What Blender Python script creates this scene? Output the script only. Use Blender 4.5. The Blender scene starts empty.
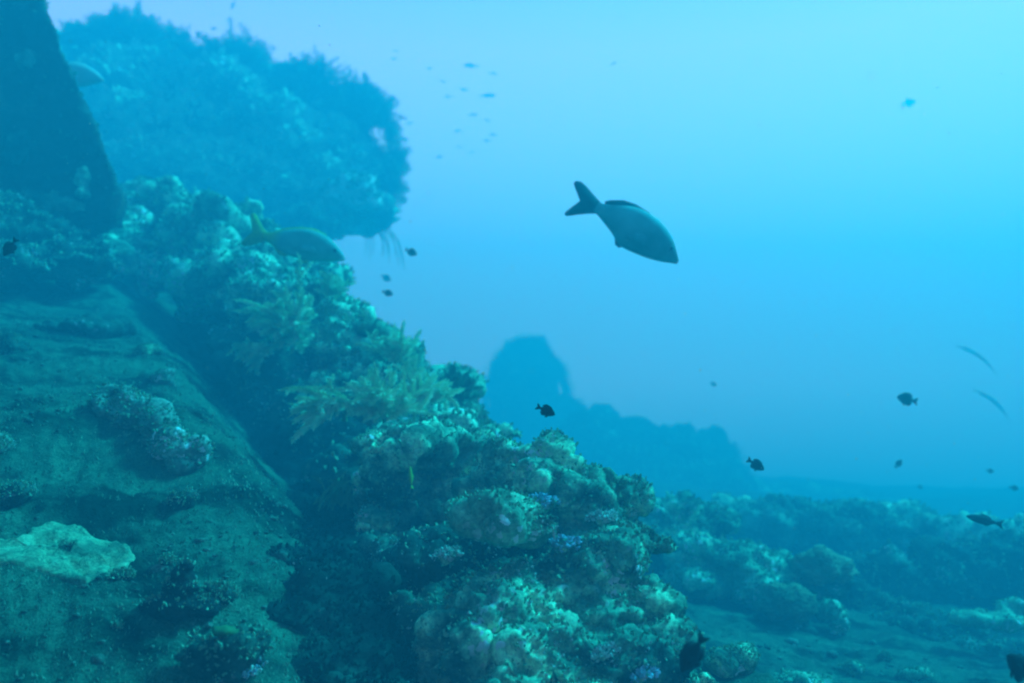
import bpy, bmesh, math, random
import numpy as np
from mathutils import Vector, Matrix, noise as mnoise

random.seed(7); rng = np.random.default_rng(7)
sc = bpy.context.scene
C = sc.collection
R = math.radians

# ------------------------------------------------------------------ camera
PITCH = R(5.0); LENS = 30.0; F = 1024 * LENS / 36.0
cam_d = bpy.data.cameras.new('camera'); cam = bpy.data.objects.new('camera', cam_d); C.objects.link(cam)
cam_d.lens = LENS; cam_d.sensor_width = 36; cam_d.clip_start = 0.05; cam_d.clip_end = 400
cam.location = (0, 0, 0); cam.rotation_euler = (R(90) + PITCH, 0, 0)
cam_d.dof.use_dof = True; cam_d.dof.focus_distance = 3.1; cam_d.dof.aperture_fstop = 1.7
sc.camera = cam

# ------------------------------------------------------------------ world: daylight that has come down through the water column
SUN_DIR = Vector((0.62, 0.32, 0.71)).normalized()
SUN_EL = math.asin(SUN_DIR.z); SUN_AZ = math.atan2(SUN_DIR.x, SUN_DIR.y)
W = bpy.data.worlds.new('World'); sc.world = W; W.use_nodes = True
nt = W.node_tree; nt.nodes.clear()
out = nt.nodes.new('ShaderNodeOutputWorld')
bg = nt.nodes.new('ShaderNodeBackground'); bg.inputs['Strength'].default_value = 0.10
sky = nt.nodes.new('ShaderNodeTexSky'); sky.sky_type = 'NISHITA'; sky.sun_disc = False
sky.sun_elevation = SUN_EL; sky.sun_rotation = SUN_AZ
tc = nt.nodes.new('ShaderNodeTexCoord'); sep = nt.nodes.new('ShaderNodeSeparateXYZ')
mr = nt.nodes.new('ShaderNodeMapRange'); mr.inputs['From Min'].default_value = -1; mr.inputs['From Max'].default_value = 1
ramp = nt.nodes.new('ShaderNodeValToRGB')
WATER = [(0.0, (0.00, 0.05, 0.14)), (0.46, (0.0, 0.8, 2.4)), (0.52, (2.2, 3.2, 6.5)), (0.58, (2.4, 3.0, 5.4)),
         (0.70, (2.0, 1.7, 3.8)), (0.78, (0.05, 0.6, 0.8)), (1.0, (0.0, 0.4, 0.6))]
el = ramp.color_ramp.elements
WMAX = 16.0
el[0].position = WATER[0][0]; el[0].color = tuple(c / WMAX for c in WATER[0][1]) + (1,)
el[1].position = WATER[-1][0]; el[1].color = tuple(c / WMAX for c in WATER[-1][1]) + (1,)
for p_, c_ in WATER[1:-1]:
    e = el.new(p_); e.color = tuple(c / WMAX for c in c_) + (1,)
scl = nt.nodes.new('ShaderNodeVectorMath'); scl.operation = 'SCALE'; scl.inputs['Scale'].default_value = WMAX
tint = nt.nodes.new('ShaderNodeVectorMath'); tint.operation = 'MULTIPLY'; tint.inputs[1].default_value = (0.01, 0.16, 0.22)
add = nt.nodes.new('ShaderNodeVectorMath'); add.operation = 'ADD'
L = nt.links.new
L(tc.outputs['Generated'], sep.inputs[0]); L(sep.outputs['Z'], mr.inputs['Value']); L(mr.outputs[0], ramp.inputs[0])
L(ramp.outputs[0], scl.inputs[0]); L(sky.outputs[0], tint.inputs[0]); L(scl.outputs[0], add.inputs[0]); L(tint.outputs[0], add.inputs[1])
L(add.outputs[0], bg.inputs['Color']); L(bg.outputs[0], out.inputs['Surface'])

sun_d = bpy.data.lights.new('sun', 'SUN'); sun = bpy.data.objects.new('sun', sun_d); C.objects.link(sun)
sun_d.energy = 5.0; sun_d.angle = R(8); sun_d.color = (0.01, 0.65, 0.97)
sun.rotation_euler = SUN_DIR.to_track_quat('Z', 'Y').to_euler(); sun.location = (5, 3, 12)

sc.view_settings.view_transform = 'Standard'; sc.view_settings.look = 'None'
sc.view_settings.exposure = 2.06; sc.view_settings.gamma = 1.0; sc.view_settings.use_curve_mapping = False
sc.cycles.use_denoising = True
sc.cycles.max_bounces = 5; sc.cycles.diffuse_bounces = 2; sc.cycles.glossy_bounces = 1; sc.cycles.volume_bounces = 0
sc.cycles.use_adaptive_sampling = False
sc.cycles.filter_width = 2.2

# ------------------------------------------------------------------ haze: the sea water itself
HAZE_DENSITY = 0.079
HAZE_COLOR = (0.05, 0.62, 0.96)
HAZE_ABSORB = (0.10, 0.15, 0.80)
def box_mesh(name, lo, hi):
    me = bpy.data.meshes.new(name)
    v = [(x, y, z) for x in (lo[0], hi[0]) for y in (lo[1], hi[1]) for z in (lo[2], hi[2])]
    f = [(0, 1, 3, 2), (4, 6, 7, 5), (0, 4, 5, 1), (2, 3, 7, 6), (0, 2, 6, 4), (1, 5, 7, 3)]
    me.from_pydata(v, [], f); return me
hm = bpy.data.materials.new('sea_water_haze'); hm.use_nodes = True
hn = hm.node_tree; hn.nodes.clear()
ho = hn.nodes.new('ShaderNodeOutputMaterial'); pv = hn.nodes.new('ShaderNodeVolumePrincipled')
pv.inputs['Color'].default_value = HAZE_COLOR + (1,); pv.inputs['Absorption Color'].default_value = HAZE_ABSORB + (1,)
pv.inputs['Density'].default_value = HAZE_DENSITY; pv.inputs['Anisotropy'].default_value = 0.19
hn.links.new(pv.outputs[0], ho.inputs['Volume'])
hz = bpy.data.objects.new('haze', box_mesh('haze', (-52, -9, -6.5), (52, 52, 10.5))); C.objects.link(hz)
hz.data.materials.append(hm); hz['kind'] = 'stuff'

# ------------------------------------------------------------------ helpers
cp, sp_ = math.cos(PITCH), math.sin(PITCH)
def P(px, py, d):
    """world point seen at pixel px,py at the axial distance d (metres)"""
    x = (px - 512) / F * d; u = (341.5 - py) / F * d
    return Vector((x, d * cp - u * sp_, d * sp_ + u * cp))
def RD(px, d):
    """the ridge recedes faster than its first sketch: distances beyond 4 m on the ridge are stretched"""
    if d <= 4 or d > 13: return d
    w = min(1, max(0, (560 - px) / 90)); return d + (d - 4) * 1.0 * w
def PR(px, py, d): return P(px, py, RD(px, d))
def pxm(n, d): return n / F * d      # n pixels at d metres, in metres

def tag(o, label=None, cat=None, group=None, kind=None):
    if label: o['label'] = label
    if cat: o['category'] = cat
    if group: o['group'] = group
    if kind: o['kind'] = kind
    return o
def link(name, me, mats, parent=None, loc=None, smooth=True):
    o = bpy.data.objects.new(name, me); C.objects.link(o)
    for m in (mats if isinstance(mats, (list, tuple)) else [mats]): me.materials.append(m)
    if smooth: me.shade_smooth()
    if parent is not None: o.parent = parent
    if loc is not None: o.location = loc
    return o
def empty(name, loc):
    o = bpy.data.objects.new(name, None); C.objects.link(o); o.location = loc; o.empty_display_size = .1; return o
def mesh_np(name, v, f, mi=None):
    me = bpy.data.meshes.new(name)
    v = np.asarray(v, float)
    me.from_pydata(v.tolist(), [], f if isinstance(f, list) else f.tolist())
    if mi is not None: me.polygons.foreach_set('material_index', np.asarray(mi, np.int32))
    me.update(); return me

# ------------------------------------------------------------------ materials
def mat_encrusted(name, cols, scale=1.0, speck=None, speck_amt=0.5, bump=0.6, fine=60, rough=0.92, detail_pos=None):
    """rock overgrown with algae, coralline crust and small coral: patches of several colours"""
    m = bpy.data.materials.new(name); m.use_nodes = True; n = m.node_tree; b = n.nodes['Principled BSDF']
    b.inputs['Roughness'].default_value = rough; b.inputs['Specular IOR Level'].default_value = 0.12
    t = n.nodes.new('ShaderNodeTexCoord')
    n1 = n.nodes.new('ShaderNodeTexNoise'); n1.inputs['Scale'].default_value = 3.6 * scale; n1.inputs['Detail'].default_value = 7
    n1.inputs['Roughness'].default_value = .60; n1.inputs['Distortion'].default_value = .6
    r = n.nodes.new('ShaderNodeValToRGB'); e = r.color_ramp.elements
    k = len(cols); pos = detail_pos or [0.30 + 0.40 * i / (k - 1) for i in range(k)]
    e[0].position = pos[0]; e[0].color = cols[0] + (1,); e[1].position = pos[-1]; e[1].color = cols[-1] + (1,)
    for p, c in list(zip(pos, cols))[1:-1]:
        x = e.new(p); x.color = c + (1,)
    n.links.new(t.outputs['Object'], n1.inputs['Vector']); n.links.new(n1.outputs[0], r.inputs[0])
    last = r.outputs[0]
    n2 = n.nodes.new('ShaderNodeTexNoise'); n2.inputs['Scale'].default_value = fine * scale; n2.inputs['Detail'].default_value = 5
    n2.inputs['Roughness'].default_value = .7
    n.links.new(t.outputs['Object'], n2.inputs['Vector'])
    mr2 = n.nodes.new('ShaderNodeMapRange'); mr2.inputs['From Min'].default_value = .3; mr2.inputs['From Max'].default_value = .7
    mr2.inputs['To Min'].default_value = .45; mr2.inputs['To Max'].default_value = 1.5
    n.links.new(n2.outputs[0], mr2.inputs['Value'])
    mul = n.nodes.new('ShaderNodeVectorMath'); mul.operation = 'SCALE'
    n.links.new(last, mul.inputs[0]); n.links.new(mr2.outputs[0], mul.inputs['Scale']); last = mul.outputs[0]
    if speck:
        v = n.nodes.new('ShaderNodeTexVoronoi'); v.inputs['Scale'].default_value = 24 * scale; v.inputs['Randomness'].default_value = 1
        n3 = n.nodes.new('ShaderNodeTexNoise'); n3.inputs['Scale'].default_value = 3.3 * scale; n3.inputs['Detail'].default_value = 4
        n.links.new(t.outputs['Object'], n3.inputs['Vector'])
        nd = n.nodes.new('ShaderNodeTexNoise'); nd.inputs['Scale'].default_value = 30 * scale; nd.inputs['Detail'].default_value = 3
        n.links.new(t.outputs['Object'], nd.inputs['Vector'])
        mx = n.nodes.new('ShaderNodeVectorMath'); mx.operation = 'MULTIPLY_ADD'; mx.inputs[1].default_value = (.05,) * 3
        n.links.new(nd.outputs['Color'], mx.inputs[0]); n.links.new(t.outputs['Object'], mx.inputs[2]); n.links.new(mx.outputs[0], v.inputs['Vector'])
        a = n.nodes.new('ShaderNodeMath'); a.operation = 'LESS_THAN'; a.inputs[1].default_value = .36
        n.links.new(v.outputs['Distance'], a.inputs[0])
        g = n.nodes.new('ShaderNodeMapRange'); g.inputs['From Min'].default_value = .62 - .18 * speck_amt; g.inputs['From Max'].default_value = .72 - .18 * speck_amt
        n.links.new(n3.outputs[0], g.inputs['Value'])
        mm = n.nodes.new('ShaderNodeMath'); mm.operation = 'MULTIPLY'; n.links.new(a.outputs[0], mm.inputs[0]); n.links.new(g.outputs[0], mm.inputs[1])
        mix = n.nodes.new('ShaderNodeMix'); mix.data_type = 'RGBA'; mix.inputs['B'].default_value = speck + (1,)
        n.links.new(mm.outputs[0], mix.inputs['Factor']); n.links.new(last, mix.inputs['A']); last = mix.outputs['Result']
    n.links.new(last, b.inputs['Base Color'])
    bp = n.nodes.new('ShaderNodeBump'); bp.inputs['Strength'].default_value = bump; bp.inputs['Distance'].default_value = .02
    n.links.new(n2.outputs[0], bp.inputs['Height']); n.links.new(bp.outputs[0], b.inputs['Normal'])
    return m
def mat_plain(name, col, var=0.3, scale=20, rough=.7, spec=.2):
    m = bpy.data.materials.new(name); m.use_nodes = True; n = m.node_tree; b = n.nodes['Principled BSDF']
    b.inputs['Roughness'].default_value = rough; b.inputs['Specular IOR Level'].default_value = spec
    t = n.nodes.new('ShaderNodeTexCoord'); a = n.nodes.new('ShaderNodeTexNoise'); a.inputs['Scale'].default_value = scale; a.inputs['Detail'].default_value = 5
    r = n.nodes.new('ShaderNodeValToRGB'); e = r.color_ramp.elements
    e[0].position = .3; e[0].color = tuple(c * (1 - var) for c in col) + (1,); e[1].position = .7; e[1].color = tuple(min(1, c * (1 + var)) for c in col) + (1,)
    n.links.new(t.outputs['Object'], a.inputs['Vector']); n.links.new(a.outputs[0], r.inputs[0]); n.links.new(r.outputs[0], b.inputs['Base Color'])
    return m

M = {}
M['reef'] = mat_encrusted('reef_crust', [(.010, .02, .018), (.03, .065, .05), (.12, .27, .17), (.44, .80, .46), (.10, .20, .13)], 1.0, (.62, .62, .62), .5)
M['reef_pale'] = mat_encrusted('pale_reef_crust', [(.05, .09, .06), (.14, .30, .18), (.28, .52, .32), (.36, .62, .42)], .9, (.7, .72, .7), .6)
M['reef_dark'] = mat_encrusted('dark_reef_crust', [(.01, .02, .018), (.025, .045, .035), (.05, .10, .07), (.10, .20, .13)], 1.0, (.5, .5, .5), .2)  # colour of dark rocks, also painted shade on rocks in the hollow
M['far_reef'] = mat_encrusted('far_reef_crust', [(.02, .04, .03), (.06, .11, .08), (.30, .50, .32), (.55, .78, .55)], .30, (.6, .6, .55), .3, fine=22)
M['reef_mid'] = mat_encrusted('lit_ridge_crust', [(.02, .04, .035), (.08, .17, .11), (.28, .54, .33), (.48, .80, .52), (.17, .35, .23)], .8, (.62, .68, .66), .6)
M['weed_bank'] = mat_encrusted('blackish_weed_crust', [(.006, .011, .010), (.012, .022, .018), (.022, .040, .03), (.05, .09, .065)], 1.0, None)  # near-black colour stands in for shade in the hollow
M['weed'] = mat_plain('blackish_weed', (.016, .03, .022), .6, 5, .95, .05)  # tufts coloured near-black, shade painted on the added banks
M['pale_far'] = mat_encrusted('pale_far_sponge', [(.35, .45, .38), (.6, .72, .6), (.75, .82, .72)], .6, None)
M['head_turf'] = mat_plain('branching_overgrowth', (.27, .46, .30), .6, .9, .95, .05)
M['brain'] = mat_encrusted('stony_coral', [(.16, .17, .10), (.28, .30, .18), (.40, .42, .26)], 1.2, None, bump=.8, fine=70)
M['dome'] = mat_encrusted('mustard_stony_coral', [(.12, .13, .07), (.20, .22, .12), (.28, .30, .17)], 1.2, None, bump=.8, fine=70)
M['white'] = mat_encrusted('pale_encrusting_sponge', [(.04, .07, .04), (.10, .18, .11), (.20, .36, .20), (.28, .46, .28)], 1.6, (.12, .13, .08), .5, bump=.5, detail_pos=[.30, .42, .55, .75])
M['rubble'] = mat_encrusted('coral_rubble', [(.04, .06, .05), (.16, .24, .18), (.38, .50, .40)], 1.0, (.7, .74, .72), .6)
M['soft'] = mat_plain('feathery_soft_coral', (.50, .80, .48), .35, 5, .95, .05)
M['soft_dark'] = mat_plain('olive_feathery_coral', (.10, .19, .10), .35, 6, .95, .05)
M['turf'] = mat_plain('algae_turf', (.15, .29, .18), .45, 7, .95, .05)
M['turf_pale'] = mat_plain('pale_polyps', (.34, .48, .42), .5, 7, .95, .05)
M['hull'] = mat_encrusted('rusted_overgrown_steel', [(.025, .022, .02), (.04, .04, .03), (.06, .06, .045), (.12, .13, .09)], .8, None)
M['blue_poly'] = mat_plain('blue_violet_polyps', (.24, .38, .48), .5, 30, .8, .1)

# the sand: brown-grey volcanic grit with dark stains
def mat_sand():
    m = bpy.data.materials.new('silty_sand'); m.use_nodes = True; n = m.node_tree; b = n.nodes['Principled BSDF']
    b.inputs['Roughness'].default_value = .97; b.inputs['Specular IOR Level'].default_value = .05
    t = n.nodes.new('ShaderNodeTexCoord')
    def noi(s, d, ro=.6, dist=0):
        a = n.nodes.new('ShaderNodeTexNoise'); a.inputs['Scale'].default_value = s; a.inputs['Detail'].default_value = d
        a.inputs['Roughness'].default_value = ro; a.inputs['Distortion'].default_value = dist
        n.links.new(t.outputs['Object'], a.inputs['Vector']); return a
    a = noi(2.2, 8, .7, .5); r = n.nodes.new('ShaderNodeValToRGB'); e = r.color_ramp.elements
    e[0].position = .36; e[0].color = (.03, .034, .026, 1); e[1].position = .68; e[1].color = (.075, .15, .09, 1)
    x = e.new(.45); x.color = (.045, .09, .058, 1)
    n.links.new(a.outputs[0], r.inputs[0])
    mp = n.nodes.new('ShaderNodeMapping'); mp.inputs['Scale'].default_value = (1.2, 2.4, 1); n.links.new(t.outputs['Object'], mp.inputs['Vector'])
    st = noi(1.6, 6, .65, .4); n.links.new(mp.outputs[0], st.inputs['Vector'])
    sm = n.nodes.new('ShaderNodeMapRange'); sm.inputs['From Min'].default_value = .39; sm.inputs['From Max'].default_value = .52
    sm.inputs['To Min'].default_value = .22; sm.inputs['To Max'].default_value = 1.1; n.links.new(st.outputs[0], sm.inputs['Value'])
    g = noi(110, 3, .8); mr_ = n.nodes.new('ShaderNodeMapRange'); mr_.inputs['From Min'].default_value = .32; mr_.inputs['From Max'].default_value = .68
    mr_.inputs['To Min'].default_value = .45; mr_.inputs['To Max'].default_value = 1.6; n.links.new(g.outputs[0], mr_.inputs['Value'])
    g2 = noi(16, 5, .7); m2 = n.nodes.new('ShaderNodeMapRange'); m2.inputs['From Min'].default_value = .35; m2.inputs['From Max'].default_value = .65
    m2.inputs['To Min'].default_value = .7; m2.inputs['To Max'].default_value = 1.25; n.links.new(g2.outputs[0], m2.inputs['Value'])
    mu = n.nodes.new('ShaderNodeMath'); mu.operation = 'MULTIPLY'; n.links.new(mr_.outputs[0], mu.inputs[0]); n.links.new(m2.outputs[0], mu.inputs[1])
    mu2 = n.nodes.new('ShaderNodeMath'); mu2.operation = 'MULTIPLY'; n.links.new(mu.outputs[0], mu2.inputs[0]); n.links.new(sm.outputs[0], mu2.inputs[1]); mu = mu2
    v = n.nodes.new('ShaderNodeVectorMath'); v.operation = 'SCALE'; n.links.new(r.outputs[0], v.inputs[0]); n.links.new(mu.outputs[0], v.inputs['Scale'])
    n.links.new(v.outputs[0], b.inputs['Base Color'])
    h = n.nodes.new('ShaderNodeMath'); h.operation = 'ADD'; n.links.new(g.outputs[0], h.inputs[0]); n.links.new(g2.outputs[0], h.inputs[1])
    bp = n.nodes.new('ShaderNodeBump'); bp.inputs['Strength'].default_value = .7; bp.inputs['Distance'].default_value = .02
    n.links.new(h.outputs[0], bp.inputs['Height']); n.links.new(bp.outputs[0], b.inputs['Normal'])
    return m
M['sand'] = mat_sand()

# ------------------------------------------------------------------ seabed: one sheet. left slope, dark trench, ridge foot, right floor
CREST = [(1.35, 1.0), (1.0, 2.0), (.62, 3.0), (.25, 3.7), (-.40, 4.7), (-.85, 5.4), (-1.55, 6.4), (-2.7, 7.6), (-4.2, 9.5), (-6.5, 13), (-9, 20), (-12, 45)]
CRZ = [-1.0, -.95, -.9, -.75, -.45, -.1, .55, 1.45, 2.1, 2.0, 1.0, 0]
cx = np.array([c[0] for c in CREST]); cy = np.array([c[1] for c in CREST]); cz = np.array(CRZ)
def sstep(a, b, x):
    t = np.clip((x - a) / (b - a), 0, 1); return t * t * (3 - 2 * t)
def seabed_z(x, y):
    x = np.asarray(x, float); y = np.asarray(y, float)
    X, Y = x, y
    y = np.where(Y > 4, 4 + (Y - 4) / 2.0, Y); k = Y / np.maximum(y, .1); x = X / k
    xc = np.interp(y, cy, cx); zc = np.interp(y, cy, cz) * k
    s = (x - xc) * .8
    s = s + sstep(-.8, -.3, s) * (.07 * np.sin(x * 5.1 + y * 2.3) * np.sin(y * 3.7 - x * 1.9) + .05 * np.sin(x * 13 + y * 9))
    left = -.72 + (y - 2.3) * .40 - (x + 1.5) * .10
    left = np.where(y > 8.2, left + (8.2 - y) * .25, left) * k
    right = -1.27 - .11 * np.clip(X - .9, -1, 12) - .012 * (Y - 4)
    trench = .5 * (left + zc + .2) - .5 * np.sqrt((left - zc - .2) ** 2 + .04) - .32
    w = sstep(-1.32, -.32, s); z = left * (1 - w) + trench * w
    z = z * (1 - sstep(-.4, -.05, s)) + (zc - .1) * sstep(-.4, -.05, s)
    z = z * (1 - sstep(.15, .8, s)) + right * sstep(.15, .8, s)
    return z
def seabed_h(x, y):
    z = float(seabed_z(x, y))
    v = Vector((x, y, 0))
    r = math.hypot(x, y)
    z += .013 * mnoise.fractal(v * 2.1 + Vector((3, 9, 0)), .8, 2.1, 4) * (1 if x < 0 else .4) + .07 * mnoise.fractal(v * .8, .9, 2.1, 3) + .026 * mnoise.fractal(v * 4.7 + Vector((5, 5, 0)), .9, 2.1, 3)
    if x < .6 and y < 9: z += .05 * mnoise.fractal(v * 2.9 + Vector((8, 1, 0)), .8, 2.1, 4) * math.exp(-((x + .18 * y + .15) / .5) ** 2)
    if r > 12: z += min(1, (r - 12) / 10) * .55 * mnoise.fractal(v * .13 + Vector((2, 1, 0)), .9, 2.1, 4)
    if r < 9: z += .016 * mnoise.fractal(v * 15, .8, 2.2, 3)
    return z
NA, NR = 520, 420
ang = np.radians(np.concatenate([np.linspace(-110, -36, 40)[:-1], np.linspace(-36, 36, NA), np.linspace(36, 110, 40)[1:]]))
rad = np.exp(np.linspace(math.log(.8), math.log(44), NR))
vv = []
for r_ in rad:
    for a_ in ang:
        x, y = r_ * math.sin(a_), r_ * math.cos(a_); vv.append((x, y, seabed_h(x, y)))
na = len(ang)
ii = np.arange(NR - 1)[:, None] * na + np.arange(na - 1)[None, :]
ff = np.stack([ii, ii + 1, ii + na + 1, ii + na], -1).reshape(-1, 4)
sb = link('seabed', mesh_np('seabed', vv, ff), M['sand']); tag(sb, kind='structure')

def on_bed(px, py, d0=1.5, d1=40):
    """the point of the seabed seen at a pixel"""
    d = d0
    while d < d1:
        p = P(px, py, d)
        if p.z < seabed_h(p.x, p.y): return p, d
        d += .008 + d * .002
    return P(px, py, d1), d1

# ------------------------------------------------------------------ rocks: unions of lumps, remeshed and roughened
TEX = {}
def tex(kind, s, depth=3):
    k = (kind, round(s, 3), depth)
    if k not in TEX:
        t = bpy.data.textures.new('bumps', kind)
        t.noise_scale = s
        if kind == 'CLOUDS': t.noise_depth = depth
        if kind == 'VORONOI': t.distance_metric = 'DISTANCE'
        TEX[k] = t
    return TEX[k]
ICO = {}
def ico(n):
    if n not in ICO:
        bm = bmesh.new(); bmesh.ops.create_icosphere(bm, subdivisions=n, radius=1)
        v = np.array([x.co for x in bm.verts]); f = np.array([[y.index for y in x.verts] for x in bm.faces]); bm.free(); ICO[n] = (v, f)
    return ICO[n]
def lump_mesh(name, blobs, vox, disp, knobs=40, kr=(.05, .14), up=.0):
    """blobs: (centre, (rx,ry,rz)); knobs: small lumps sown over them. Returns verts, faces of the finished surface"""
    V, Fc, off = [], [], 0
    v0, f0 = ico(3); v1, f1 = ico(2)
    def addb(c, r, v, f):
        nonlocal off
        V.append(v * np.array(r) + np.array(c)); Fc.append(f + off); off += len(v)
    areas = np.array([b[1][0] * b[1][2] + b[1][1] * b[1][0] for b in blobs]); areas = areas / areas.sum()
    for c, r in blobs: addb(c, r, v0, f0)
    for _ in range(knobs):
        i = rng.choice(len(blobs), p=areas); c, r = blobs[i]
        n = rng.normal(size=3); n /= np.linalg.norm(n)
        if n[2] < -.3 and rng.random() < .7: n[2] = -n[2]
        n[2] += up; n /= np.linalg.norm(n)
        q = np.array(c) + n * np.array(r) * rng.uniform(.85, 1.05); k = rng.uniform(*kr) * rng.uniform(.7, 1.0)
        addb(q, (k * rng.uniform(.8, 1.5), k * rng.uniform(.8, 1.5), k * rng.uniform(.5, .95)), v1, f1)
    me = mesh_np(name, np.vstack(V), np.vstack(Fc))
    o = bpy.data.objects.new(name, me); C.objects.link(o)
    md = o.modifiers.new('r', 'REMESH'); md.mode = 'VOXEL'; md.voxel_size = vox; md.use_smooth_shade = True
    for kind, s, st in disp:
        d = o.modifiers.new('d', 'DISPLACE'); d.texture = tex(kind, s); d.strength = st; d.mid_level = .5 if kind == 'CLOUDS' else .35
        d.texture_coords = 'LOCAL'
    dg = bpy.context.evaluated_depsgraph_get(); dg.update()
    ev = o.evaluated_get(dg); m2 = bpy.data.meshes.new_from_object(ev)
    C.objects.unlink(o); bpy.data.objects.remove(o); bpy.data.meshes.remove(me); m2.name = name
    ne = len(m2.edges); ed = np.zeros(ne * 2, np.int64); m2.edges.foreach_get('vertices', ed); ed = ed.reshape(-1, 2)
    lab = np.arange(len(m2.vertices))
    while True:                                      # spread the lowest index over each connected piece
        mn = np.minimum(lab[ed[:, 0]], lab[ed[:, 1]]); l2 = lab.copy()
        np.minimum.at(l2, ed[:, 0], mn); np.minimum.at(l2, ed[:, 1], mn); l2 = l2[l2]; l2 = l2[l2]
        if (l2 == lab).all(): break
        lab = l2
    u, cnt = np.unique(lab, return_counts=True)
    if len(u) > 1:
        keep = u[cnt.argmax()]; bm = bmesh.new(); bm.from_mesh(m2); bm.verts.ensure_lookup_table()
        bmesh.ops.delete(bm, geom=[bm.verts[int(i)] for i in np.where(lab != keep)[0]], context='VERTS'); bm.to_mesh(m2); bm.free()
        print('pieces', name, len(u), sorted(cnt)[-3:])
    return m2
def sow(me, n, size, zmin=.0, seedv=0, spiky=1.0, patch=0.0):
    """small upright flecks (algae tufts, polyps) standing on a mesh: verts, faces"""
    g = np.random.default_rng(seedv)
    co = np.zeros(len(me.vertices) * 3); me.vertices.foreach_get('co', co); co = co.reshape(-1, 3)
    no = np.zeros(len(me.vertices) * 3); me.vertices.foreach_get('normal', no); no = no.reshape(-1, 3)
    ok = np.where(no[:, 2] > zmin)[0]
    if patch:
        w = np.array([mnoise.noise(Vector(c * 3.0)) for c in co[ok]]); ok = ok[w > patch - .2]
    if len(ok) == 0: return None
    idx = g.choice(ok, n); V = []; Fx = []
    for k, i in enumerate(idx):
        p = co[i] + g.normal(size=3) * .004; s = g.uniform(*size)
        nn = no[i] + g.normal(size=3) * .5 + np.array([0, 0, .3]); nn /= np.linalg.norm(nn)
        a = np.cross(nn, g.normal(size=3)); a /= np.linalg.norm(a) + 1e-9; b = np.cross(nn, a)
        w = s * g.uniform(.18, .5)
        base = len(V)
        V += [p - nn * s * .3 + a * w * .6, p - nn * s * .3 - a * w * .3 + b * w * .5, p - nn * s * .3 - a * w * .3 - b * w * .5,
              p + nn * s * spiky * .5 + a * w * 1.1, p + nn * s * spiky * .5 - a * w * .6 + b * w, p + nn * s * spiky * .5 - a * w * .6 - b * w, p + nn * s * spiky]
        Fx += [(base, base + 1, base + 4, base + 3), (base + 1, base + 2, base + 5, base + 4), (base + 2, base, base + 3, base + 5),
               (base + 3, base + 4, base + 6), (base + 4, base + 5, base + 6), (base + 5, base + 3, base + 6)]
    return V, Fx
def rock(name, label, cat, blobs, mat='reef', vox=.014, knobs=60, kr=(.04, .12), turf=2500, tsize=(.006, .017), polyps=300, group=None,
         rough=1.0, up=0., turfmat='turf', raw=False):
    """blobs in pixels: (px, py, d, rx_px, rz_px[, ry factor])"""
    bl = []; ds = []
    for b in blobs:
        px, py, d, rx, rz = b[:5]; k = b[5] if len(b) > 5 else .8
        if not raw: d = RD(px, d)
        ds.append(d); c = P(px, py, d); a, h = pxm(rx, d), pxm(rz, d)
        bl.append((c, (a, max(a, h) * k, h)))
    for i in range(1, len(bl)):                      # necks, so that a rock is one piece
        c, r = bl[i]; j = min(range(i), key=lambda q: (bl[q][0] - c).length); c2, r2 = bl[j]; dist = (c - c2).length
        k = .75 * min(sum(r) / 3, sum(r2) / 3)
        if dist > .6 * (min(r) + min(r2)):
            m = int(dist / k) + 1
            for q in range(1, m): bl.append((c.lerp(c2, q / m), (k, k, k * .9)))
    base = Vector((sum(b[0].x for b in bl) / len(bl), sum(b[0].y for b in bl) / len(bl), min(b[0].z - b[1][2] for b in bl)))
    bl = [(b[0] - base, b[1]) for b in bl]
    dm = np.mean(ds); s = dm / 3.3; q = dm / np.mean([b[2] for b in blobs]); vox *= q; kr = (kr[0] * q, kr[1] * q); tsize = (tsize[0] * q, tsize[1] * q)
    disp = [('CLOUDS', .34 * s ** .6, .24 * rough * s ** .6), ('CLOUDS', .13 * s ** .6, .10 * rough * s ** .6), ('VORONOI', .075 * s ** .6, .045 * rough * s ** .6), ('CLOUDS', .03 * s ** .6, .024 * rough * s ** .6)]
    me = lump_mesh(name, bl, vox, disp, knobs, kr, up)
    root = empty(name, base); tag(root, label, cat, group)
    link('rock_mass', me, M[mat], root)
    sd = int(abs(base.x * 1000) + abs(base.z * 777))
    if turf:
        t = sow(me, turf, tsize, -.2, sd)
        if t: tag(link('algae_turf', mesh_np('algae_turf', *t), M[turfmat], root, smooth=False), kind='stuff')
    if polyps:
        t = sow(me, polyps, (tsize[0] * .7, tsize[1] * .8), .1, sd + 1, .6, patch=.35)
        if t: tag(link('polyp_crust', mesh_np('polyp_crust', *t), M['turf_pale'], root, smooth=False), kind='stuff')
    return root

# ---- near mound (bottom centre)
rock('coral_boulder', 'big rough coral boulder at the front foot of the reef, nearest the dark round fish', 'coral rock',
     [(520, 655, 2.9, 80, 70), (590, 640, 2.95, 70, 60), (560, 720, 2.8, 110, 70)],
     'reef', .010, 90, (.04, .15), 5000, polyps=900)
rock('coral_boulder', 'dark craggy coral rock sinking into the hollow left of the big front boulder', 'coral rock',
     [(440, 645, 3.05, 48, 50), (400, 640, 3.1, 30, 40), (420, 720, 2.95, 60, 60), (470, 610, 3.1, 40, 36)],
     'reef_dark', .010, 70, (.04, .12), 2600, polyps=300)  # dark crust paints the shaded left side of the mound
rock('coral_boulder', 'rounded lumpy coral boulder crowning the near end of the ridge against open water', 'coral rock',
     [(545, 500, 3.6, 56, 44), (582, 514, 3.6, 44, 34), (510, 500, 3.7, 45, 38), (608, 552, 3.5, 34, 28), (560, 560, 3.6, 70, 40)],
     'reef', .011, 90, (.04, .14), 5000, polyps=800)
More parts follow.
